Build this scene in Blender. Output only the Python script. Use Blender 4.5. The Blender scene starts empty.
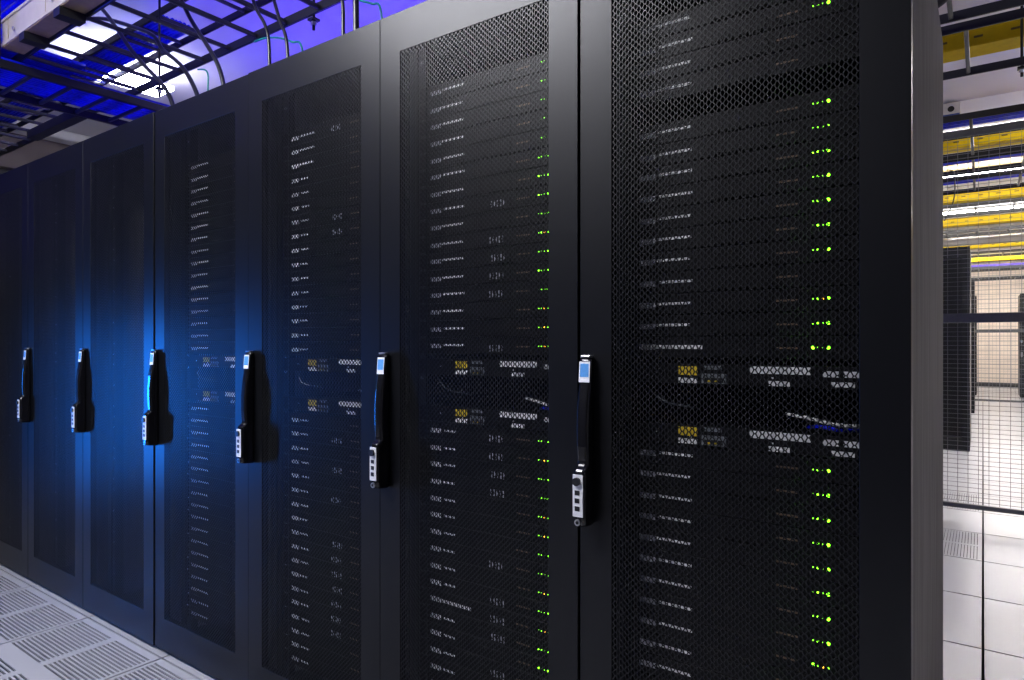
import bpy, bmesh, math, random
from mathutils import Vector, Matrix
random.seed(7)
scene = bpy.context.scene
col = scene.collection
R = math.radians

# ------------------------------------------------------------------ camera
cam_d = bpy.data.cameras.new('camera')
cam = bpy.data.objects.new('camera', cam_d); col.objects.link(cam)
cam_d.sensor_width = 36.0
cam_d.lens = 36.0 * 659.0 / 1024.0
cam_d.shift_y = 0.00195
cam_d.clip_start = 0.02
cam.location = (0, 0, 1.135)
cam.rotation_euler = (R(90), 0, R(35.55))
scene.camera = cam

# ------------------------------------------------------------------ world, lights, exposure
w = bpy.data.worlds.new('world'); scene.world = w; w.use_nodes = True
w.node_tree.nodes['Background'].inputs[0].default_value = (0.02, 0.02, 0.03, 1)
w.node_tree.nodes['Background'].inputs[1].default_value = 0.2
vs = scene.view_settings
vs.view_transform = 'Standard'; vs.look = 'None'; vs.gamma = 1.0; vs.use_curve_mapping = False
vs.exposure = 0.0

def spot(name, loc, target, power, color, angle, blend=0.8, size=0.08):
    d = bpy.data.lights.new(name, 'SPOT'); d.energy = power; d.color = color
    d.spot_size = R(angle); d.spot_blend = blend; d.shadow_soft_size = size
    o = bpy.data.objects.new(name, d); col.objects.link(o); o.location = loc
    o.rotation_euler = (Vector(target) - Vector(loc)).to_track_quat('-Z', 'Y').to_euler()
    return o
# blue gelled lamp down the cold aisle, blue up-lights behind the rack row
ld = bpy.data.lights.new('blue_aisle_lamp', 'AREA'); ld.shape = 'RECTANGLE'; ld.size = 0.08; ld.size_y = 1.0
ld.energy = 8.5; ld.color = (0.01, 0.20, 1.0); ld.spread = R(80)
lo_ = bpy.data.objects.new('blue_aisle_lamp', ld); col.objects.link(lo_); lo_.location = (-4.85, 0.05, 0.72)
lo_.rotation_euler = (R(90), 0, R(-68))
spot('blue_uplight', (-3.4, 3.1, 1.7), (-3.4, 2.2, 3.1), 110, (0.07, 0.03, 1.0), 150, 0.6, 0.15)
spot('blue_uplight', (-1.9, 3.1, 1.7), (-1.9, 2.2, 3.1), 80, (0.08, 0.04, 1.0), 150, 0.6, 0.15)
spot('blue_uplight', (-5.2, -0.6, 1.3), (-4.3, 0.6, 2.5), 260, (0.02, 0.03, 1.0), 75, 0.8, 0.15)

# ------------------------------------------------------------------ materials
MATS = {}
def mat(name, color, rough=0.5, metal=0.0, noise=0.0, scale=40.0, emit=None, strength=0.0, spec=0.5, stretch=None, bump=0.0):
    if name in MATS: return MATS[name]
    m = bpy.data.materials.new(name); m.use_nodes = True
    nt = m.node_tree; b = nt.nodes['Principled BSDF']
    b.inputs['Base Color'].default_value = (*color, 1)
    b.inputs['Roughness'].default_value = rough
    b.inputs['Metallic'].default_value = metal
    b.inputs['Specular IOR Level'].default_value = spec
    if noise or bump:
        tc = nt.nodes.new('ShaderNodeTexCoord'); mp = nt.nodes.new('ShaderNodeMapping')
        n = nt.nodes.new('ShaderNodeTexNoise'); n.inputs['Scale'].default_value = scale; n.inputs['Detail'].default_value = 4
        nt.links.new(tc.outputs['Object'], mp.inputs[0]); nt.links.new(mp.outputs[0], n.inputs['Vector'])
        if stretch: mp.inputs['Scale'].default_value = stretch
        if noise:
            r = nt.nodes.new('ShaderNodeValToRGB')
            r.color_ramp.elements[0].position = 0.3; r.color_ramp.elements[1].position = 0.7
            r.color_ramp.elements[0].color = (*[c * (1 - noise) for c in color], 1)
            r.color_ramp.elements[1].color = (*[min(1, c * (1 + noise)) for c in color], 1)
            nt.links.new(n.outputs['Fac'], r.inputs[0]); nt.links.new(r.outputs[0], b.inputs['Base Color'])
        if bump:
            bp = nt.nodes.new('ShaderNodeBump'); bp.inputs['Strength'].default_value = bump; bp.inputs['Distance'].default_value = 0.001
            nt.links.new(n.outputs['Fac'], bp.inputs['Height']); nt.links.new(bp.outputs[0], b.inputs['Normal'])
    if emit:
        b.inputs['Emission Color'].default_value = (*emit, 1)
        b.inputs['Emission Strength'].default_value = strength
    MATS[name] = m
    return m

M_paint   = mat('rack_paint', (0.004, 0.0044, 0.006), 0.35, noise=0.12, scale=300, spec=0.30, bump=0.08)
M_side    = mat('side_panel_paint', (0.235, 0.226, 0.224), 0.6, spec=0.0, noise=0.15, scale=8, stretch=(6, 6, 0.4))
M_perf    = mat('perforated_steel', (0.008, 0.0085, 0.011), 0.38, spec=0.32, noise=0.1, scale=200)
M_inner   = mat('rack_interior', (0.012, 0.012, 0.014), 0.6, noise=0.2, scale=60)
M_rail    = mat('mounting_rail', (0.035, 0.04, 0.042), 0.45, metal=0.3, noise=0.2, scale=80)
M_chassis = mat('server_black', (0.0035, 0.0035, 0.0045), 0.42, noise=0.2, scale=150, spec=0.2)
M_bezel   = mat('server_bezel', (0.005, 0.005, 0.006), 0.42, noise=0.2, scale=120, spec=0.2)
M_label   = mat('label_white', (0.90, 0.90, 0.93), 0.6, noise=0.1, scale=400)
M_asset   = mat('label_grey', (0.50, 0.50, 0.55), 0.6, noise=0.7, scale=900)
M_yellowl = mat('label_yellow', (0.72, 0.52, 0.02), 0.5, noise=0.25, scale=500)
M_brown   = mat('label_brown', (0.13, 0.085, 0.05), 0.5, noise=0.3, scale=400)
M_port    = mat('port_metal', (0.22, 0.24, 0.26), 0.4, metal=0.5, noise=0.4, scale=500)
M_silver  = mat('satin_metal', (0.6, 0.6, 0.62), 0.3, metal=1.0, noise=0.08, scale=200)
M_handle  = mat('handle_gloss_black', (0.006, 0.006, 0.008), 0.16, noise=0.1, scale=50)
M_plate   = mat('lock_plate_white', (0.72, 0.72, 0.74), 0.35, noise=0.05, scale=200)
M_blue_s  = mat('sticker_blue', (0.10, 0.36, 0.80), 0.4, noise=0.08, scale=200)
M_black   = mat('black_plastic', (0.008, 0.008, 0.009), 0.4, noise=0.1, scale=200)
M_ladder  = mat('ladder_black', (0.007, 0.007, 0.008), 0.4, noise=0.2, scale=60)
M_rung    = mat('ladder_rung', (0.05, 0.05, 0.053), 0.32, metal=0.4, noise=0.15, scale=60)
M_cage    = mat('cage_grey', (0.13, 0.135, 0.145), 0.5, noise=0.1, scale=80)
M_wire    = mat('cage_wire', (0.24, 0.24, 0.25), 0.4, metal=0.3, noise=0.1, scale=80)
M_yellow  = mat('raceway_yellow', (0.66, 0.45, 0.002), 0.55, noise=0.06, scale=20, spec=0.2)
M_slot    = mat('raceway_slot', (0.16, 0.11, 0.01), 0.6, noise=0.2, scale=60)
M_cream   = mat('raceway_cream', (0.50, 0.45, 0.36), 0.4, noise=0.06, scale=20)
M_tan     = mat('raceway_tan', (0.30, 0.22, 0.09), 0.45, noise=0.12, scale=30)
M_bcable  = mat('cable_blue', (0.003, 0.012, 0.65), 0.3, noise=0.3, scale=60)
M_kcable  = mat('cable_black', (0.014, 0.014, 0.016), 0.3, noise=0.1, scale=60)
M_gcable  = mat('cable_green', (0.01, 0.32, 0.22), 0.4, noise=0.1, scale=60)
M_wcable  = mat('cable_white', (0.75, 0.75, 0.75), 0.4, noise=0.1, scale=60)
M_tile    = mat('floor_laminate', (0.43, 0.43, 0.45), 0.28, noise=0.05, scale=350)
M_slab    = mat('concrete_slab', (0.03, 0.03, 0.032), 0.8, noise=0.2, scale=6)
M_ceil    = mat('ceiling_paint', (0.74, 0.72, 0.72), 0.7, noise=0.03, scale=3)
M_wall    = mat('wall_paint', (0.62, 0.58, 0.55), 0.7, noise=0.03, scale=3)
M_brownw  = mat('bulkhead_paint', (0.17, 0.14, 0.135), 0.6, noise=0.05, scale=3)
M_beige   = mat('end_wall_beige', (0.82, 0.71, 0.61), 0.6, noise=0.06, scale=4)
M_base    = mat('baseboard_dark', (0.04, 0.04, 0.045), 0.5, noise=0.1, scale=30)
M_fix     = mat('fixture_white', (0.75, 0.75, 0.75), 0.4, noise=0.03, scale=30)
M_device  = mat('device_beige', (0.55, 0.53, 0.48), 0.5, noise=0.05, scale=60)
M_dblue   = mat('device_blue', (0.03, 0.06, 0.25), 0.4, noise=0.05, scale=60)
M_grey    = mat('trunking_grey', (0.42, 0.41, 0.45), 0.5, noise=0.05, scale=30)
M_lamp_a  = mat('aisle_tube_light', (0.9, 0.9, 0.9), 0.5, emit=(0.93, 0.93, 1.0), strength=68)
M_lamp_l  = mat('far_tube_light', (0.9, 0.9, 0.9), 0.5, emit=(0.90, 0.92, 1.0), strength=42)
M_lamp_r  = mat('corridor_tube_light', (0.9, 0.9, 0.9), 0.5, emit=(1.0, 0.97, 0.96), strength=50)
M_led_b   = mat('led_green_bright', (0.1, 0.3, 0.02), 0.4, emit=(0.20, 1.0, 0.015), strength=7)
M_led_g   = mat('led_green', (0.1, 0.3, 0.02), 0.4, emit=(0.22, 1.0, 0.03), strength=3.0)
M_led_a   = mat('led_amber', (0.3, 0.15, 0.02), 0.4, emit=(1.0, 0.45, 0.03), strength=5)

# ------------------------------------------------------------------ mesh helpers
class MB:
    def __init__(s): s.v = []; s.f = []
    def box(s, x0, x1, y0, y1, z0, z1):
        n = len(s.v)
        s.v += [(x, y, z) for z in (z0, z1) for y in (y0, y1) for x in (x0, x1)]
        s.f += [tuple(n + i for i in q) for q in ((0,2,3,1),(4,5,7,6),(0,1,5,4),(2,6,7,3),(0,4,6,2),(1,3,7,5))]
        return s
    def prism(s, prof, x0, x1):            # profile of (y, z) extruded along x
        n = len(s.v); k = len(prof)
        s.v += [(x0, y, z) for y, z in prof] + [(x1, y, z) for y, z in prof]
        s.f.append(tuple(n + i for i in range(k)))
        s.f.append(tuple(n + k + i for i in reversed(range(k))))
        for i in range(k):
            j = (i + 1) % k
            s.f.append((n + i, n + k + i, n + k + j, n + j))
        return s
    def disc(s, c, r, h, axis='y', seg=10):  # short cylinder from c along -axis
        n = len(s.v)
        for d in (0, -h):
            for i in range(seg):
                a = 2 * math.pi * i / seg; p, q = r * math.cos(a), r * math.sin(a)
                if axis == 'y': s.v.append((c[0] + p, c[1] + d, c[2] + q))
                else: s.v.append((c[0] + p, c[1] + q, c[2] + d))
        s.f.append(tuple(range(n, n + seg))); s.f.append(tuple(reversed(range(n + seg, n + 2 * seg))))
        for i in range(seg):
            j = (i + 1) % seg; s.f.append((n + i, n + seg + i, n + seg + j, n + j))
        return s
    def tube(s, pts, r, seg=8, smooth_steps=5):
        P = [Vector(p) for p in pts]; path = []
        if len(P) > 2 and smooth_steps > 1:
            E = [2 * P[0] - P[1]] + P + [2 * P[-1] - P[-2]]
            for i in range(1, len(E) - 2):
                for k in range(smooth_steps):
                    t = k / smooth_steps
                    a, b, c, d = E[i-1], E[i], E[i+1], E[i+2]
                    path.append(0.5 * ((2*b) + (c-a)*t + (2*a-5*b+4*c-d)*t*t + (3*b-a-3*c+d)*t**3))
            path.append(P[-1])
        else: path = P
        n0 = len(s.v)
        for i, p in enumerate(path):
            t = (path[min(i+1, len(path)-1)] - path[max(i-1, 0)]).normalized()
            up = Vector((0, 1, 0)) if abs(t.y) < 0.9 else Vector((0, 0, 1))
            a = t.cross(up).normalized(); b = t.cross(a).normalized()
            for k in range(seg):
                an = 2 * math.pi * k / seg
                q = p + a * (r * math.cos(an)) + b * (r * math.sin(an)); s.v.append(tuple(q))
        for i in range(len(path) - 1):
            for k in range(seg):
                l = (k + 1) % seg; A = n0 + i * seg; B = A + seg
                s.f.append((A + k, A + l, B + l, B + k))
        s.f.append(tuple(n0 + k for k in range(seg)))
        e = n0 + (len(path) - 1) * seg
        s.f.append(tuple(e + k for k in reversed(range(seg))))
        return s
    def mesh(s, name, m, smooth=False, bevel=0.0, seg=2, fix=True):
        me = bpy.data.meshes.new(name); me.from_pydata(s.v, [], s.f)
        if fix or bevel:
            bm = bmesh.new(); bm.from_mesh(me)
            if bevel:
                bmesh.ops.bevel(bm, geom=[e for e in bm.edges if e.calc_face_angle(0) > 0.5], offset=bevel, segments=seg, affect='EDGES', profile=0.5)
            bmesh.ops.recalc_face_normals(bm, faces=bm.faces)
            bm.to_mesh(me); bm.free()
        me.materials.append(m)
        if smooth:
            for p in me.polygons: p.use_smooth = True
        return me
    def build(s, name, m, parent=None, loc=None, **k):
        return link(name, s.mesh(name, m, **k), parent, loc)

def link(name, me, parent=None, loc=None, rz=0):
    o = bpy.data.objects.new(name, me); col.objects.link(o)
    if parent: o.parent = parent
    if loc: o.location = loc
    if rz: o.rotation_euler = (0, 0, rz)
    return o
def tag(o, label=None, cat=None, group=None, kind=None):
    if label: o['label'] = label
    if cat: o['category'] = cat
    if group: o['group'] = group
    if kind: o['kind'] = kind
    return o
def thing(name, loc, label, cat, group=None, rz=0):
    o = link(name, None, None, loc, rz)
    o.empty_display_size = 0.1
    return tag(o, label, cat, group)
def copy_tree(o, parent=None):
    c = o.copy(); col.objects.link(c); c.parent = parent
    for ch in list(o.children): copy_tree(ch, c)
    return c
def struct(name, mb, m, **k):
    o = mb.build(name, m, **k); o['kind'] = 'structure'; return o

# ------------------------------------------------------------------ the room
X0, X1, Y0, Y1, ZC = -7.4, 4.0, -1.25, 20.7, 3.135
floor = struct('floor', MB().box(X0 - .2, X1 + .2, Y0 - .2, Y1 + .2, -0.5, -0.4), M_slab)
struct('ceiling', MB().box(X0, X1, Y0, Y1, ZC, ZC + 0.1), M_ceil)
struct('wall_left', MB().box(X0 - 0.1, X0, Y0, Y1, -0.4, ZC), M_base)
struct('wall_right', MB().box(X1, X1 + 0.1, Y0, Y1, -0.4, ZC), M_wall)
struct('opposite_racks_stand_in', MB().box(X0, X1, Y0 - 0.1, Y0, -0.4, ZC), M_base)  # unseen dark slab added in place of opposite racks, keeps door reflections dark
struct('wall_back', MB().box(X0, X1, Y1, Y1 + 0.1, -0.4, ZC), M_beige)
struct('baseboard_back', MB().box(X0, X1, Y1 - 0.02, Y1, 0.0, 0.11), M_base)
struct('trim_1', MB().box(X0, X0 + 0.12, Y0, Y1, 2.74, ZC), M_brownw)
struct('trim_2', MB().box(-2.0, X1, 6.62, 6.9, ZC - 0.13, ZC), M_ceil)

TS, GAP = 0.6, 0.0042
JY = 1.194
def tile_plain():
    return MB().box(GAP, TS - GAP, GAP, TS - GAP, -0.035, 0).mesh('floor_tile', M_tile, bevel=0.001, seg=1)
def tile_slotted(sl=0.0080):
    mb = MB(); z0, z1 = -0.006, 0.0
    xs = [(0.02, 0.282), (0.318, 0.58)]; ys = [(0.024, 0.270), (0.330, 0.576)]
    mb.box(GAP, xs[0][0], GAP, TS - GAP, z0, z1); mb.box(xs[0][1], xs[1][0], GAP, TS - GAP, z0, z1); mb.box(xs[1][1], TS - GAP, GAP, TS - GAP, z0, z1)
    for xa, xb in xs:
        mb.box(xa, xb, GAP, ys[0][0], z0, z1); mb.box(xa, xb, ys[0][1], ys[1][0], z0, z1); mb.box(xa, xb, ys[1][1], TS - GAP, z0, z1)
        for ya, yb in ys:
            n = 17; p = (yb - ya) / n
            for i in range(n):
                mb.box(xa, xb, ya + i * p + sl, ya + (i + 1) * p, z0, z1)
    return mb.mesh('slotted_tile', M_tile, fix=False)
T_plain, T_slot, T_fine = tile_plain(), tile_slotted(), tile_slotted(0.0032)
rest = MB()
for i in range(-12, 7):
    for j in range(-4, 33):
        x, y = i * TS, JY + j * TS
        aisle = j in (-1, -2, -3) and -12 <= i <= 0
        corridor = -1 <= i <= 1 and 0 <= j <= 12
        if not (aisle or corridor):
            rest.box(x + GAP, x + TS - GAP, y + GAP, y + TS - GAP, -0.035, 0)
            continue
        if aisle and i <= -3 and j in (-1, -2): link('floor_tile', T_slot, floor, (x, y, 0))
        elif corridor and i == -1 and j in (5, 7): link('floor_tile', T_fine, floor, (x + TS, y, 0), R(90))
        else: link('floor_tile', T_plain, floor, (x, y, 0))
tag(rest.build('tile_field', M_tile, floor, fix=False), kind='stuff')

# ------------------------------------------------------------------ rack parts
RW, RH, FACE = 0.6, 1.985, 1.21
def perforated_mesh():
    c, p, t = 0.0064, 0.0127, 0.0030
    s_ = c - t; wb = 0.00095
    x0, x1, z0, z1 = -0.23, 0.23, 0.12, 1.89
    hx = [(-t/2, p/2), (t/2, p/2), (t/2 + s_, 0), (t/2, -p/2), (-t/2, -p/2), (-t/2 - s_, 0)]
    # hole outline: the cell shrunk by the web
    L = math.hypot(s_, p/2); off = wb
    a = t/2 + s_ - off * L / (p/2)
    zt = p/2 - off
    xt = a - zt * s_ / (p/2)
    ho = [(-xt, zt), (xt, zt), (a, 0), (xt, -zt), (-xt, -zt), (-a, 0)]
    th = 0.0016
    V = []; Fc = []
    ni = int((x1 - x0) / c); nj = int((z1 - z0) / p)
    for i in range(ni + 1):
        for j in range(nj + 1):
            cx = x0 + i * c; cz = z0 + j * p + (p/2 if i % 2 else 0)
            n = len(V)
            V += [(cx + x, 0, cz + z) for x, z in hx]
            V += [(cx + x, 0, cz + z) for x, z in ho]
            V += [(cx + x, th, cz + z) for x, z in ho]
            for k in range(6):
                l = (k + 1) % 6
                Fc.append((n + k, n + 6 + k, n + 6 + l, n + l))
                Fc.append((n + 6 + k, n + 12 + k, n + 12 + l, n + 6 + l))
    me = bpy.data.meshes.new('perforated_panel'); me.from_pydata(V, [], Fc); me.materials.append(M_perf)
    return me
P_perf = perforated_mesh()
def door_frame_mesh():
    h, xi, za, zc, zb, zt, d = 0.2985, 0.225, 0.128, 1.882, 0.012, RH, 0.022
    o = [(-h, zb), (h, zb), (h, zt), (-h, zt)]; q = [(-xi, za), (xi, za), (xi, zc), (-xi, zc)]
    V = [(x, 0, z) for x, z in o] + [(x, 0, z) for x, z in q] + [(x, d, z) for x, z in o] + [(x, d, z) for x, z in q]
    Fc = []
    for k in range(4):
        l = (k + 1) % 4
        Fc += [(k, l, 4 + l, 4 + k), (8 + k, 12 + k, 12 + l, 8 + l), (k, 8 + k, 8 + l, l), (4 + k, 4 + l, 12 + l, 12 + k)]
    m = MB(); m.v = V; m.f = Fc
    return m.mesh('door', M_paint, bevel=0.0010, seg=1)
P_door = door_frame_mesh()

def make_handle(parent):
    xl, xr = -0.291, -0.263
    prof = [(0.0, 1.114), (-0.012, 1.114), (-0.018, 1.106), (-0.0215, 1.062), (-0.029, 1.02), (-0.033, 0.975),
            (-0.033, 0.93), (-0.030, 0.893), (-0.0445, 0.882), (-0.0445, 0.785), (-0.040, 0.768), (0.0, 0.764)]
    dz = -0.009
    h = MB().prism(prof, xl, xr).build('door_handle', M_handle, parent, bevel=0.0075, seg=4, smooth=False)
    h.location.z = dz
    # sticker lies on the sloping top of the grip
    def strip(name, m, za, zb, xa, xb, lift):
        f = lambda z: -0.018 - (1.106 - z) / (1.106 - 1.062) * 0.0035 - lift
        mb = MB(); n = 0
        mb.prism([(f(za), za), (f(za) + 0.001, za), (f(zb) + 0.001, zb), (f(zb), zb)], xa, xb)
        return mb.build(name, m, h)
    tag(strip('sticker', M_label, 1.104, 1.061, xl + 0.0015, xr - 0.0015, 0.0008), 'white and blue sticker on the grip')
    strip('sticker_print', M_blue_s, 1.099, 1.072, xl + 0.004, xr - 0.004, 0.0014)
    MB().box(xl + 0.003, xr - 0.003, -0.0175, -0.004, 1.112, 1.1165).build('handle_cap', M_silver, h, bevel=0.0015)
    MB().box(xl + 0.001, xl + 0.025, -0.0465, -0.0440, 0.789, 0.875).build('lock_plate', M_plate, h, bevel=0.0008, seg=1)
    MB().disc((-0.279, -0.0463, 0.861), 0.0085, 0.006, seg=16).build('lock_knob', M_black, h)
    for z in (0.838, 0.822, 0.806):
        MB().box(-0.2845, -0.2735, -0.0478, -0.0462, z - 0.0048, z + 0.0048).build('combination_wheel', M_black, h, bevel=0.0006, seg=1)
    MB().disc((-0.279, -0.0435, 0.7775), 0.0068, 0.003, seg=14).build('key_cylinder', M_silver, h)
    MB().disc((-0.279, -0.0463, 0.7775), 0.0035, 0.0012, seg=10).build('keyhole', M_black, h)
    return h

def make_rack(label):
    r = thing('server_rack', (0, 0, 0), label, 'server rack', 'server racks with perforated doors')
    d = link('door', P_door, r)
    link('perforated_panel', P_perf, d, (0, 0.0012, 0))
    for z in (0.3, 1.0, 1.7):
        MB().box(0.284, 0.2965, 0.0225, 0.032, z - 0.03, z + 0.03).build('hinge', M_black, d)
    make_handle(r)
    MB().box(-0.298, -0.28, 0.034, 1.03, 0.03, RH).build('side_panel', M_side, r, bevel=0.002)
    MB().box(0.28, 0.298, 0.034, 1.03, 0.03, RH).build('side_panel', M_side, r, bevel=0.002)
    MB().box(-0.279, 0.279, 0.034, 1.03, RH - 0.03, RH - 0.002).build('top_panel', M_paint, r, bevel=0.002)
    MB().box(-0.298, 0.298, 0.030, 1.03, 0.0, 0.029).build('plinth', M_paint, r)
    MB().box(-0.279, 0.279, 1.00, 1.02, 0.03, RH - 0.03).build('back_panel', M_inner, r)
    for s in (-1, 1):
        a, b = sorted((s * 0.226, s * 0.252)); e, g = sorted((s * 0.252, s * 0.279))
        MB().box(a, b, 0.097, 0.100, 0.03, RH - 0.03).box(e, g, 0.090, 0.14, 0.03, RH - 0.03).build('mounting_rail', M_rail, r)
        nuts = MB()
        for k in range(42):
            if k % 3 == 1 or random.random() < 0.25:
                z = 0.10 + k * 0.0447
                nuts.box(s * 0.239 - 0.004, s * 0.239 + 0.004, 0.0935, 0.0968, z - 0.003, z + 0.003)
        nuts.build('cage_nuts', M_silver, r)
    return r

rack_words = ['nearest the camera, its grey side panel showing', 'second from the camera', 'third from the camera',
              'fourth from the camera, darkly lit blue', 'fifth from the camera, nothing visible inside',
              'sixth from the camera, second from the left edge', 'seventh from the camera, cut by the left edge']
proto = make_rack('')
racks = []
for i in range(7):
    r = proto if i == 0 else copy_tree(proto)
    r.location = (-0.391 - 0.6 * i + (0.0008 if i == 0 else 0) - (0.003 if i == 3 else 0), FACE + (0.004 if i == 3 else 0), 0)
    r['label'] = 'black server rack with perforated door, ' + rack_words[i]
    racks.append(r)

for ch in racks[1].children:                    # its door hangs a touch to the left, opening the seam to the nearest rack
    if ch.name.startswith('door') and 'handle' not in ch.name: ch.location.x = -0.002
# ------------------------------------------------------------------ servers
def server_meshes():
    D = {}
    mb = MB().box(-0.2195, 0.2195, 0.0, 0.62, 0.0, 0.0425)
    D['chassis'] = mb.mesh('chassis', M_chassis, bevel=0.001, seg=1)
    D['ear'] = MB().box(-0.009, 0.009, -0.0045, -0.0015, 0.002, 0.0405).mesh('mounting_ear', M_bezel)
    D['bay'] = MB().box(-0.052, 0.052, -0.003, 0.0, 0.003, 0.029).mesh('drive_bay', M_bezel, bevel=0.001, seg=1)
    D['asset'] = MB().box(-0.0185, 0.0185, -0.0012, 0.0002, -0.0055, 0.0055).mesh('asset_label', M_asset)
    D['asset_w'] = MB().box(-0.0185, 0.0185, -0.0012, 0.0002, -0.006, 0.006).mesh('asset_label', M_label)
    D['strip'] = MB().box(0, 0.072, -0.0012, 0.0002, -0.0027, 0.0027).mesh('serial_strip', M_label)
    D['short'] = MB().box(0, 0.038, -0.0012, 0.0002, -0.0025, 0.0025).mesh('serial_strip', M_label)
    D['long'] = MB().box(-0.035, 0.095, -0.0012, 0.0002, -0.005, 0.003).mesh('serial_strip', M_label)
    D['brown'] = MB().box(-0.019, 0.019, -0.0012, 0.0002, -0.0018, 0.0018).mesh('vent_strip', M_brown)
    for n, m, r in (('big', M_led_b, 0.0030), ('mid', M_led_b, 0.0017), ('small', M_led_g, 0.0012), ('amber', M_led_a, 0.0016)):
        D[n] = MB().disc((0, 0.0005, 0), r, 0.0022, seg=10).mesh('status_led', m)
    tabs = MB()
    for i in range(5):
        tabs.box(i * 0.0095, i * 0.0095 + 0.0028, -0.0042, -0.0030, 0.008, 0.024)
    D['tabs'] = tabs.mesh('drive_tabs', M_asset)
    return D
S = server_meshes()
ORD = ['top', 'second', 'third', 'fourth', 'fifth', 'sixth', 'seventh', 'eighth', 'ninth', 'tenth', 'eleventh', 'twelfth', 'thirteenth',
       'fourteenth', 'fifteenth', 'sixteenth', 'seventeenth', 'eighteenth', 'nineteenth', 'twentieth']
RK = ['nearest rack', 'second rack from camera', 'third rack from camera', 'fourth rack from camera']
PIT = 0.0447
def row_z(k, sh): return 1.135 + 0.437 - PIT * k + sh     # height of a row's centre line
def make_server(rk, k, sh, label, led, style, tabs):
    z = row_z(k, sh) - 0.0215
    rx = racks[rk].location.x
    o = thing('rack_server', (rx, FACE + 0.0945, z), label, 'server', 'slim servers in the racks')
    link('chassis', S['chassis'], o)
    link('mounting_ear', S['ear'], o, (-0.232, 0, 0)); link('mounting_ear', S['ear'], o, (0.232, 0, 0))
    link('drive_bay', S['bay'], o, (0.005, 0, 0)); 
    j = random.uniform(-0.0012, 0.0012)
    link('asset_label', S['asset_w' if (rk == 2 or rk == 1 and k >= 15) else 'asset'], o, (-0.188, 0, 0.0200 + j))
    if style == 'long': link('serial_strip', S['long'], o, (-0.165, 0, 0.0222))
    elif style == 'short': link('serial_strip', S['short'], o, (-0.160 + random.uniform(-.003, .003), 0, 0.0215 + j))
    else: link('serial_strip', S['strip'], o, (-0.166 + random.uniform(-.002, .004), 0, 0.0226 + j))
    link('vent_strip', S['brown'], o, (0.0915, 0, 0.020))
    if tabs: link('drive_tabs', S['tabs'], o, (-0.005 + random.uniform(-.004, .004), 0, 0))
    for x, kind in zip((0.137, 0.145, 0.1535, 0.1625), led):
        if kind: link('status_led', S[kind], o, (x, -0.0002, 0.0213))
    return o
led_sets = [('small', 'mid', 'small', 'big'), ('mid', 'mid', 'small', 'big'), ('small', 'small', 'small', 'mid'), ('small', 'mid', 'amber', 'big')]
shift = [0.0, 0.0, -0.012, -0.012]
for rk in range(4):
    for half, ks in (('upper', [k for k in range(-5, 11) if not (rk == 0 and k == -1)]), ('lower', list(range(15, 33)))):
        for n, k in enumerate(ks):
            led = led_sets[random.choice((0, 0, 0, 1, 2))]
            if rk == 0:
                led = {-5: led_sets[0], -4: led_sets[0], -3: (), -2: (), 1: led_sets[2], 7: (), 8: led_sets[3], 9: led_sets[1], 10: ('big', 'small', 'small', 'big'), 2: led_sets[1], 23: ('big', 'small', 'amber', 'mid')}.get(k, led_sets[0])
            elif rk == 1: led = ((None, 'small', 'small', None) if k < 0 else random.choice([led_sets[2], ('small', 'small', 'small', 'mid'), ('mid', 'small', 'small', 'mid'), ('small', 'small', 'amber', 'small')]))
            if rk == 1 and k == 4: led = ('small', 'mid', 'amber', 'mid')
            style = 'strip'
            if rk == 0 and k == 10 or rk == 1 and k == 25: style = 'long'
            elif rk in (1, 2) and k >= 15 or rk == 2 and k > -3: style = 'short'
            tabs = (rk == 1 and k > 0 and random.random() < .7) or (rk == 2 and random.random() < .4)
            lit = 'green lights' if led else 'no lights'
            pos = ('topmost' if n == 0 else ORD[n] + ' from top')
            where = 'above the switches' if half == 'upper' else 'below the switches'
            make_server(rk, k, shift[rk], f'slim server, {lit}, {pos} {where}, {RK[rk]}', led, style, tabs)

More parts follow.
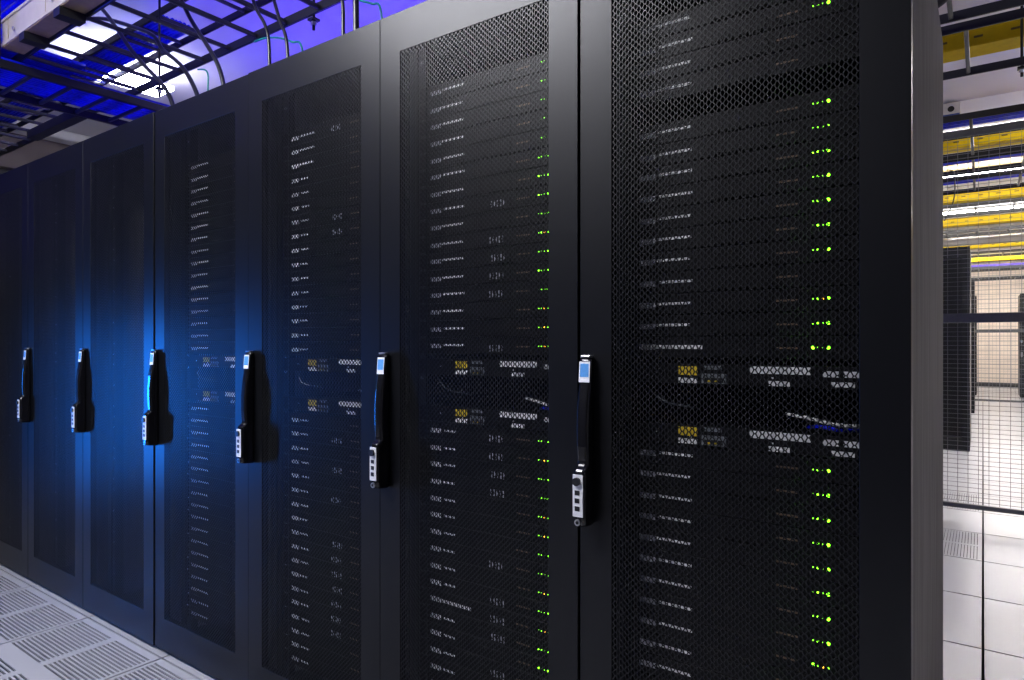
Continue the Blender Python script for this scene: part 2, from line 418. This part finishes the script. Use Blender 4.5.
# ------------------------------------------------------------------ switches in the middle of each rack
def make_switch(rk, zc, label, h=0.0415):
    rx = racks[rk].location.x
    o = thing('network_switch', (rx, FACE + 0.092, zc - h / 2), label, 'switch', 'network switches in the middle of the racks')
    MB().box(-0.2195, 0.2195, 0, 0.40, 0, h).build('chassis', M_chassis, o, bevel=0.001, seg=1)
    for s in (-1, 1): link('mounting_ear', S['ear'], o, (s * 0.232, 0.002, 0))
    y = -0.0014
    MB().box(-0.119, -0.079, y, 0.0002, 0.018, 0.036).build('yellow_label', M_yellowl, o)
    MB().box(-0.119, -0.079, y, 0.0002, 0.002, 0.0125).build('white_label', M_label, o)
    pb = MB().box(-0.070, -0.021, -0.003, 0.0002, 0.002, 0.022).build('port_block', M_port, o, bevel=0.0006, seg=1)
    for i in range(3): MB().box(-0.064 + i * 0.0135, -0.054 + i * 0.0135, -0.0040, -0.0030, 0.005, 0.014).build('port', M_black, pb)
    for i in range(2): MB().box(-0.057 + i * 0.0135, -0.052 + i * 0.0135, -0.0046, -0.0040, 0.006, 0.009).build('port_tab', M_yellowl, pb)
    MB().box(-0.066, -0.030, y, 0.0002, 0.030, 0.038).build('grille_strip', M_port, o)
    MB().box(0.024, 0.133, y, 0.0002, 0.0245, 0.0385).build('number_strip', M_label, o)
    MB().box(0.059, 0.097, y, 0.0002, 0.002, 0.0115).build('white_label', M_label, o)
    MB().box(0.154, 0.180, y, 0.0002, 0.0215, 0.0325).build('white_label', M_label, o)
    MB().box(0.188, 0.214, y, 0.0002, 0.0215, 0.0325).build('white_label', M_label, o)
    MB().box(0.168, 0.206, y, 0.0002, 0.004, 0.013).build('white_label', M_label, o)
    for x, z in ((-0.168, 0.022), (0.066, 0.017), (-0.093, 0.0155)):
        MB().box(x - 0.002, x + 0.002, y, 0.0002, z - 0.0015, z + 0.0015).build('indicator_mark', M_label, o)
    return o
for rk in range(4):
    sh = shift[rk] * 0.5
    make_switch(rk, 1.135 - 0.0645 + sh, f'slim network switch with yellow and white labels, upper one in the {RK[rk]}')
    make_switch(rk, 1.135 - 0.189 + sh, f'slim network switch with yellow and white labels, lower one in the {RK[rk]}', 0.040)
    rx = racks[rk].location.x
    # patch leads lying between the two switches
    zs = 1.135 - 0.167 + sh
    def lead(pts, r, m, name, label):
        tag(MB().tube([(rx + x, FACE + 0.098 + y, zs + z) for x, y, z in pts], r, 8, 4).build(name, m, smooth=True), label, 'cable', 'patch leads between the switches')
    lead([(0.085, 0.02, 0.030), (0.13, 0.0, 0.026), (0.175, -0.005, 0.018), (0.214, 0.01, 0.016)], 0.0035, M_wcable, 'patch_lead', f'white patch lead drooping between the switches in the {RK[rk]}')
    lead([(0.12, 0.03, 0.006), (0.15, 0.0, 0.012), (0.18, 0.0, 0.008), (0.21, 0.03, 0.006)], 0.004, M_bcable, 'patch_lead', f'blue patch lead low between the switches in the {RK[rk]}')
    lead([(-0.20, 0.02, 0.068), (-0.17, 0.0, 0.055), (-0.14, 0.0, 0.040), (-0.09, 0.03, 0.030)], 0.0025, M_port, 'patch_lead', f'grey patch lead hanging under the upper switch in the {RK[rk]}')

# ------------------------------------------------------------------ cable ladders, raceways and cables overhead
def ladder(along, a0, a1, c0, c1, z, rung0, pitch, label, rods=(), rail_h=0.04, rail_w=0.012, rung_r=0.009):
    o = thing('cable_ladder', ((a0 + a1) / 2, (c0 + c1) / 2, z) if along == 'x' else ((c0 + c1) / 2, (a0 + a1) / 2, z), label, 'cable ladder', 'overhead cable ladders')
    ox, oy = o.location.x, o.location.y
    L = (a1 - a0) / 2; Wd = (c1 - c0) / 2
    for s in (-1, 1):
        b = MB()
        lo, hi = s * Wd - rail_w / 2, s * Wd + rail_w / 2
        if along == 'x': b.box(-L, L, lo, hi, 0, rail_h)
        else: b.box(lo, hi, -L, L, 0, rail_h)
        b.build('side_rail', M_ladder, o, bevel=0.002, seg=1)
    me = None; p = rung0
    while p < a1 - 0.02:
        if p > a0 + 0.02:
            q = p - (ox if along == 'x' else oy)
            if me is None:
                e = Wd - rail_w / 2
                me = (MB().box(-rung_r, rung_r, -e, e, 0.006, 0.006 + 2 * rung_r) if along == 'x' else MB().box(-e, e, -rung_r, rung_r, 0.006, 0.006 + 2 * rung_r)).mesh('rung', M_rung, bevel=0.005, seg=2)
            link('rung', me, o, (q, 0, 0) if along == 'x' else (0, q, 0))
        p += pitch
    for (rx, ry) in rods:
        MB().tube([(rx - ox, ry - oy, -0.05), (rx - ox, ry - oy, ZC - z - 0.001)], 0.006, 8, 1).build('hanger_rod', M_ladder, o, smooth=True)
        MB().box(rx - ox - 0.018, rx - ox + 0.018, ry - oy - 0.018, ry - oy + 0.018, -0.012, -0.003).build('hanger_bracket', M_ladder, o)
        MB().disc((rx - ox, ry - oy, -0.016), 0.012, 0.014, 'z', 6).build('hanger_nut', M_silver, o)
    return o
ZL = 2.485
ladder('x', -6.9, 0.45, 1.205, 1.735, ZL, -6.74, 0.216, 'black cable ladder over the front of the rack row', rods=((-3.55, 1.755), (-2.27, 1.755), (-0.9, 1.755)))
la = ladder('y', -1.2, 2.6, -4.17, -3.73, ZL - 0.07, -1.52, 0.173, 'black cable ladder crossing the left aisle under blue cables', rods=((-4.215, -0.4), (-4.215, 0.7)), rail_w=0.02)
MB().box(-4.9 + 3.95, -0.237, 1.60 - 0.7, 1.66 - 0.7, 0.0, 0.05).build('support_arm', M_ladder, la)
ladder('x', -6.9, -0.6, 1.80, 2.06, ZL + 0.42, -6.7, 0.216, 'high black cable ladder over the rack row under blue cables', rods=((-2.9, 1.93),))

def bundle(along, a0, a1, c0, c1, z, n, r, label, layers=1):
    o = thing('cable_bundle', ((a0 + a1) / 2, (c0 + c1) / 2, z) if along == 'x' else ((c0 + c1) / 2, (a0 + a1) / 2, z), label, 'cables', 'blue cable bundles on the ladders')
    L = (a1 - a0) / 2
    for l in range(layers):
        for i in range(n):
            c = (c1 - c0) * ((i + 0.5 + (0.3 if l else 0)) / n - 0.5)
            pts = []
            m = 9
            for k in range(m):
                a = -L + 2 * L * k / (m - 1); wv = random.uniform(-r, r) * 0.5
                zz = r + l * 1.6 * r + random.uniform(0, r * 0.4)
                pts.append((a, c + wv, zz) if along == 'x' else (c + wv, a, zz))
            MB().tube(pts, r, 6, 3).build('cable', M_bcable, o, smooth=True, fix=False)
    return o
bundle('y', -1.2, 2.5, -4.145, -3.755, ZL - 0.07 + 0.042, 16, 0.0115, 'wide layer of blue cables on the ladder crossing the left aisle')
bundle('y', -1.2, 1.47, -3.93, -3.71, ZL + 0.045, 9, 0.0115, 'narrow strip of blue cables crossing above the rack ladder')
bundle('x', -6.8, -3.75, 1.83, 2.03, ZL + 0.42 + 0.026, 8, 0.0125, 'blue cables on the high ladder over the rack row', 2)
bundle('x', -6.8, -3.76, 0.95, 1.40, ZL + 0.365, 16, 0.014, 'blue cables high over the left aisle')

def raceway(x0, x1, y0, y1, z0, z1, label, m, mb_, slots=True):
    o = thing('cable_raceway', ((x0 + x1) / 2, (y0 + y1) / 2, z0), label, 'raceway', 'overhead raceways')
    L = (x1 - x0) / 2; Wd = (y1 - y0) / 2; h = z1 - z0
    MB().prism([(-Wd, 0), (Wd, 0), (Wd, 0.006), (-Wd, 0.006)], -L, L).build('floor_panel', mb_, o)
    MB().prism([(-Wd, 0.0062), (-Wd + 0.006, 0.0062), (-Wd + 0.006, h), (-Wd - 0.006, h), (-Wd - 0.006, h - 0.012), (-Wd, h - 0.014)], -L, L).build('side_wall', m, o)
    MB().prism([(Wd, 0.0062), (Wd - 0.006, 0.0062), (Wd - 0.006, h), (Wd + 0.006, h), (Wd + 0.006, h - 0.012), (Wd, h - 0.014)], -L, L).build('side_wall', m, o)
    MB().prism([(-Wd - 0.004, 0.004), (-Wd - 0.004, 0.018), (-Wd - 0.0002, 0.018), (-Wd - 0.0002, 0.004)], -L, L).build('edge_lip', m, o)
    if slots:
        x = -L + 0.1
        sm = None
        while x < L:
            if sm is None: sm = MB().box(-0.02, 0.02, -Wd - 0.0012, -Wd - 0.0002, h * 0.42, h * 0.42 + 0.012).mesh('side_slot', M_slot)
            if abs(x + o.location.x) < 1.2: link('side_slot', sm, o, (x, 0, 0))
            x += 0.16
    return o
rw = raceway(-3.68, 0.2, 1.105, 1.190, 2.490, 2.615, 'cream raceway with tan underside over the rack row', M_cream, M_tan, slots=False)
for i in range(9):
    x = -3.6 + i * 0.42 - rw.location.x
    MB().disc((x + 0.08, -0.0468, 0.045), 0.009, 0.006, seg=8).build('bolt', M_silver, rw)
    MB().box(x - 0.001, x + 0.001, -0.0440, -0.0428, 0.02, 0.110).build('panel_joint', M_tan, rw)
for i, x in enumerate((-3.42, -3.05, -2.6, -1.4)):
    MB().box(x - rw.location.x - 0.03, x - rw.location.x + 0.03, -0.05, 0.0455, -0.035, -0.001).build('support_bracket', M_ladder, rw)
MB().tube([(-3.66 - rw.location.x, -0.06, -0.06), (-3.66 - rw.location.x, -0.06, ZC - 2.490 - .001)], 0.007, 8, 1).build('hanger_rod', M_ladder, rw, smooth=True)

ry = [4.35, 6.55, 9.05, 10.9, 13.75, 16.0, 18.3]
rl = ['nearest yellow raceway, seen through the black ladder at top right', 'yellow raceway just under the cage top rail, second from the camera',
      'yellow raceway, third from the camera', 'yellow raceway above the far black rack, fourth from the camera', 'yellow raceway beside the far rack top, fifth from the camera',
      'yellow raceway above the violet strip, sixth from the camera', 'farthest yellow raceway, above the beige end wall']
for y, l in zip(ry, rl):
    raceway(-2.2, 3.2, y, y + 0.17, 2.735, 2.835, l, M_yellow, M_yellow)

lad = [(2.78, 3.34), (3.47, 4.06), (4.86, 5.22), (5.30, 5.85), (5.95, 6.44), (6.67, 7.25), (7.99, 8.6), (9.86, 10.25), (12.4, 12.9), (15.0, 15.5), (17.4, 17.9)]
words = ['first', 'second', 'third', 'fourth', 'fifth', 'sixth', 'seventh', 'eighth', 'ninth', 'tenth', 'eleventh']
for i, (a, b) in enumerate(lad):
    rods = ((0.155, b + 0.02),) if i == 1 else ((-0.6, b - 0.02), (1.2, b - 0.02))
    ladder('x', -1.8, 3.0, a, b, ZL, -1.66 + (0.05 if i else 0.0), 0.31, f'black cable ladder across the right corridor, {words[i]} from the camera', rods=rods)
    if i in (2, 4, 5): bundle('x', -1.7, 2.9, a + 0.11, a + (0.27 if i != 4 else 0.24), ZL + 0.026, 6, 0.0115, f'blue cables on the {words[i]} ladder across the right corridor')
b = tag(MB().box(-1.6, 3.0, 11.8, 11.95, 2.575, 2.665).build('cable_trunking', M_grey, bevel=0.004), 'pale grey trunking above the far black rack', 'trunking')
o = tag(MB().box(-1.0, 2.0, 17.0, 17.1, 2.70, 2.76).build('cable_trunking', mat('violet_trunking', (0.13, 0.07, 0.55), 0.4, noise=.1, scale=30), bevel=0.004), 'thin violet trunking between the far yellow raceways', 'trunking')

def cable(pts, r, m, label, grp='drop cables over the rack row'):
    return tag(MB().tube(pts, r, 8, 6).build('drop_cable', m, smooth=True), label, 'cable', grp)
cable([(-2.727, 1.42, 2.599), (-2.625, 1.42, 2.453), (-2.498, 1.42, 2.31), (-2.42, 1.42, 2.212), (-2.378, 1.42, 2.113), (-2.364, 1.42, 1.985)], 0.0085, M_kcable, 'black cable arching down just left of the fourth rack end')
cable([(-3.42, 1.40, 2.74), (-3.314, 1.40, 2.655), (-3.215, 1.40, 2.562), (-3.091, 1.40, 2.443), (-2.972, 1.40, 2.343), (-2.768, 1.40, 2.18), (-2.656, 1.40, 1.985)], 0.009, M_kcable, 'straight black cable slanting down before the bright light')
cable([(-3.70, 1.44, 2.76), (-3.45, 1.44, 2.694), (-3.15, 1.44, 2.57), (-2.965, 1.44, 2.48), (-2.885, 1.44, 2.399), (-2.719, 1.44, 2.281), (-2.602, 1.44, 2.135), (-2.557, 1.44, 1.985)], 0.009, M_kcable, 'black cable sagging then dropping right of the bright light')
cable([(-2.238, 1.42, 2.50), (-2.168, 1.42, 2.359), (-2.113, 1.42, 2.282), (-2.089, 1.42, 2.203), (-2.083, 1.42, 1.985)], 0.006, M_kcable, 'left of two thin black cables dropping behind the third rack')
cable([(-2.131, 1.44, 2.48), (-2.059, 1.44, 2.302), (-2.018, 1.44, 2.22), (-2.006, 1.44, 2.129), (-2.001, 1.44, 1.985)], 0.006, M_kcable, 'right of two thin black cables dropping behind the third rack')
cable([(-1.70, 1.42, 2.50), (-1.698, 1.42, 2.273), (-1.688, 1.42, 2.212), (-1.688, 1.42, 1.985)], 0.006, M_kcable, 'thin grey-black cable dropping behind the third rack top')
cable([(-1.64, 1.42, 2.50), (-1.631, 1.42, 2.274), (-1.626, 1.42, 2.193), (-1.626, 1.42, 1.985)], 0.010, M_kcable, 'thick black cable dropping near the second rack')
cable([(-1.80, 1.5, 2.36), (-1.748, 1.5, 2.309), (-1.688, 1.5, 2.274), (-1.639, 1.5, 2.25), (-1.597, 1.5, 2.214), (-1.574, 1.5, 1.985)], 0.0035, M_gcable, 'thin green cable curving down to the second rack')
cable([(-2.30, 1.5, 2.30), (-2.226, 1.5, 2.295), (-2.138, 1.5, 2.271), (-2.065, 1.5, 2.237), (-2.007, 1.5, 2.2), (-1.973, 1.5, 1.985)], 0.0035, M_gcable, 'thin green cable curving down to the third rack')
cable([(-2.80, 1.55, 2.33), (-2.743, 1.55, 2.314), (-2.719, 1.55, 2.286), (-2.719, 1.55, 2.222), (-2.719, 1.55, 1.985)], 0.0035, M_gcable, 'thin green cable dropping behind the fourth rack')
cable([(-0.30, 2.08, 1.998), (-0.16, 2.08, 2.02), (-0.092, 2.08, 2.035), (-0.083, 2.08, 2.08), (-0.12, 2.08, 2.3), (-0.13, 2.0, 2.9)], 0.011, M_kcable, 'black cable bulging past the back corner of the nearest rack')
cable([(-0.22, 6.425, 2.53), (-0.19, 6.40, 2.50), (-0.184, 6.40, 2.362), (-0.197, 6.40, 2.262), (-0.23, 6.40, 2.172), (-0.256, 6.40, 2.12)], 0.005, M_rung, 'grey cable curving down behind the mesh fence', 'drop cable at the fence')

# ------------------------------------------------------------------ light fixtures
def fixture(x0, x1, y0, y1, z, m, label, drop=0.0):
    o = thing('ceiling_light', ((x0 + x1) / 2, (y0 + y1) / 2, z), label, 'ceiling light', 'ceiling light fixtures')
    a, b = (x1 - x0) / 2, (y1 - y0) / 2
    MB().box(-a * (0.35 if drop else 1), a * (0.35 if drop else 1), -b, b, 0.03, 0.055).build('housing', M_fix, o, bevel=0.004)
    MB().box(-a + 0.015, a - 0.015, -b + 0.015, b - 0.015, 0.0, 0.0295).build('diffuser', m, o, bevel=0.003)
    if drop:
        for s in (-1, 1):
            MB().tube([(s * a * 0.7, 0, 0.056), (s * a * 0.7, 0, ZC - z)], 0.004, 6, 1).build('suspension_rod', M_ladder, o)
    return o
fixture(-3.0, -1.4, -0.70, -0.25, ZC - 0.056, M_lamp_a, 'long ceiling light over the cold aisle, out of frame')
fixture(-5.07, -4.80, 1.93, 2.50, ZC - 0.16, M_lamp_l, 'bright rectangular ceiling light seen through the cable ladder at upper left', drop=0.1)
tag(MB().box(-7.24, -7.04, -0.4, 3.4, ZC - 0.09, ZC - 0.001).build('light_housing', M_fix, bevel=0.03, seg=3), 'unlit white light housing along the brown bulkhead', 'ceiling light')
for i, y in enumerate((5.6, 7.4, 9.2, 12.0, 15.6, 18.4)):
    n = ['first', 'second', 'third', 'fourth', 'fifth', 'sixth', 'seventh'][i]
    fixture(*((0.7, 3.1) if i < 1 else (-0.9, 1.5)), y, y + 0.3, ZC - 0.056, M_lamp_r, f'long ceiling light across the right corridor, {n} from the camera')

# ------------------------------------------------------------------ mesh fences across the corridor
def fence(y, xa, xb, z0, z1, zm, ph, pv, label, posts):
    o = thing('mesh_fence', ((xa + xb) / 2, y, 0), label, 'fence', 'wire mesh fences')
    L = (xb - xa) / 2
    MB().box(-L, L, -0.012, 0.012, z1 - 0.03, z1 + 0.012).build('top_rail', M_cage, o, bevel=0.002, seg=1)
    MB().box(-L, L, -0.016, 0.012, zm - 0.029, zm + 0.029).build('middle_rail', M_cage, o, bevel=0.002, seg=1)
    MB().box(-L, L, -0.012, 0.012, z0 - 0.014, z0 + 0.014).build('bottom_rail', M_cage, o, bevel=0.002, seg=1)
    for x in posts:
        MB().box(x - o.location.x - 0.025, x - o.location.x + 0.025, 0.014, 0.06, 0, z1).build('post', M_cage, o, bevel=0.002, seg=1)
    wv = MB(); x = -L
    r = 0.0013
    while x < L:
        wv.box(x - r, x + r, 0.0125, 0.0125 + 2 * r, z0, z1); x += ph
    z = z0 + pv
    while z < z1:
        wv.box(-L, L, 0.0125 - 2 * r, 0.0125, z - r, z + r); z += pv
    tag(wv.build('wire_mesh', M_wire, o, fix=False), kind='stuff')
    return o
fence(5.03, -1.2, 1.6, 0.105, 2.455, 1.285, 0.0535, 0.0288, 'grey wire mesh fence with a wide middle rail across the corridor', (-1.18, 1.58))
fence(14.4, -1.2, 1.8, 0.105, 2.455, 1.33, 0.0535, 0.0575, 'farther wire mesh fence before the end wall', (-1.18, 1.78))

# ------------------------------------------------------------------ far racks
far = [(-0.408, 8.28, 'black perforated rack standing behind the wire mesh fence'), (-0.408, 12.77, 'black rack partly hidden behind the rack behind the fence'),
       (-0.408, 17.2, 'farthest black rack on the left of the corridor'), (0.92, 17.0, 'black rack at the right edge by the beige end wall')]
for x, y, l in far:
    r = copy_tree(proto); r.location = (x, y, 0); r.scale = (1, 1, 1.07); r['label'] = l

# ------------------------------------------------------------------ small device on the beam
o = thing('alarm_sounder', (-0.215, 6.55, 2.985), 'small beige box with black round opening and blue stripe at top right', 'alarm')
MB().box(-0.065, 0.065, 0.0, 0.068, 0.0, 0.13).build('housing', M_device, o, bevel=0.006)
MB().disc((-0.0, 0.0, 0.078), 0.024, 0.004, seg=16).build('round_opening', M_black, o)
MB().box(-0.06, 0.06, -0.003, -0.0002, 0.022, 0.036).build('blue_stripe', M_dblue, o)
MB().box(-0.065, 0.065, -0.012, -0.0002, 0.0, 0.012).build('lower_lip', M_fix, o)
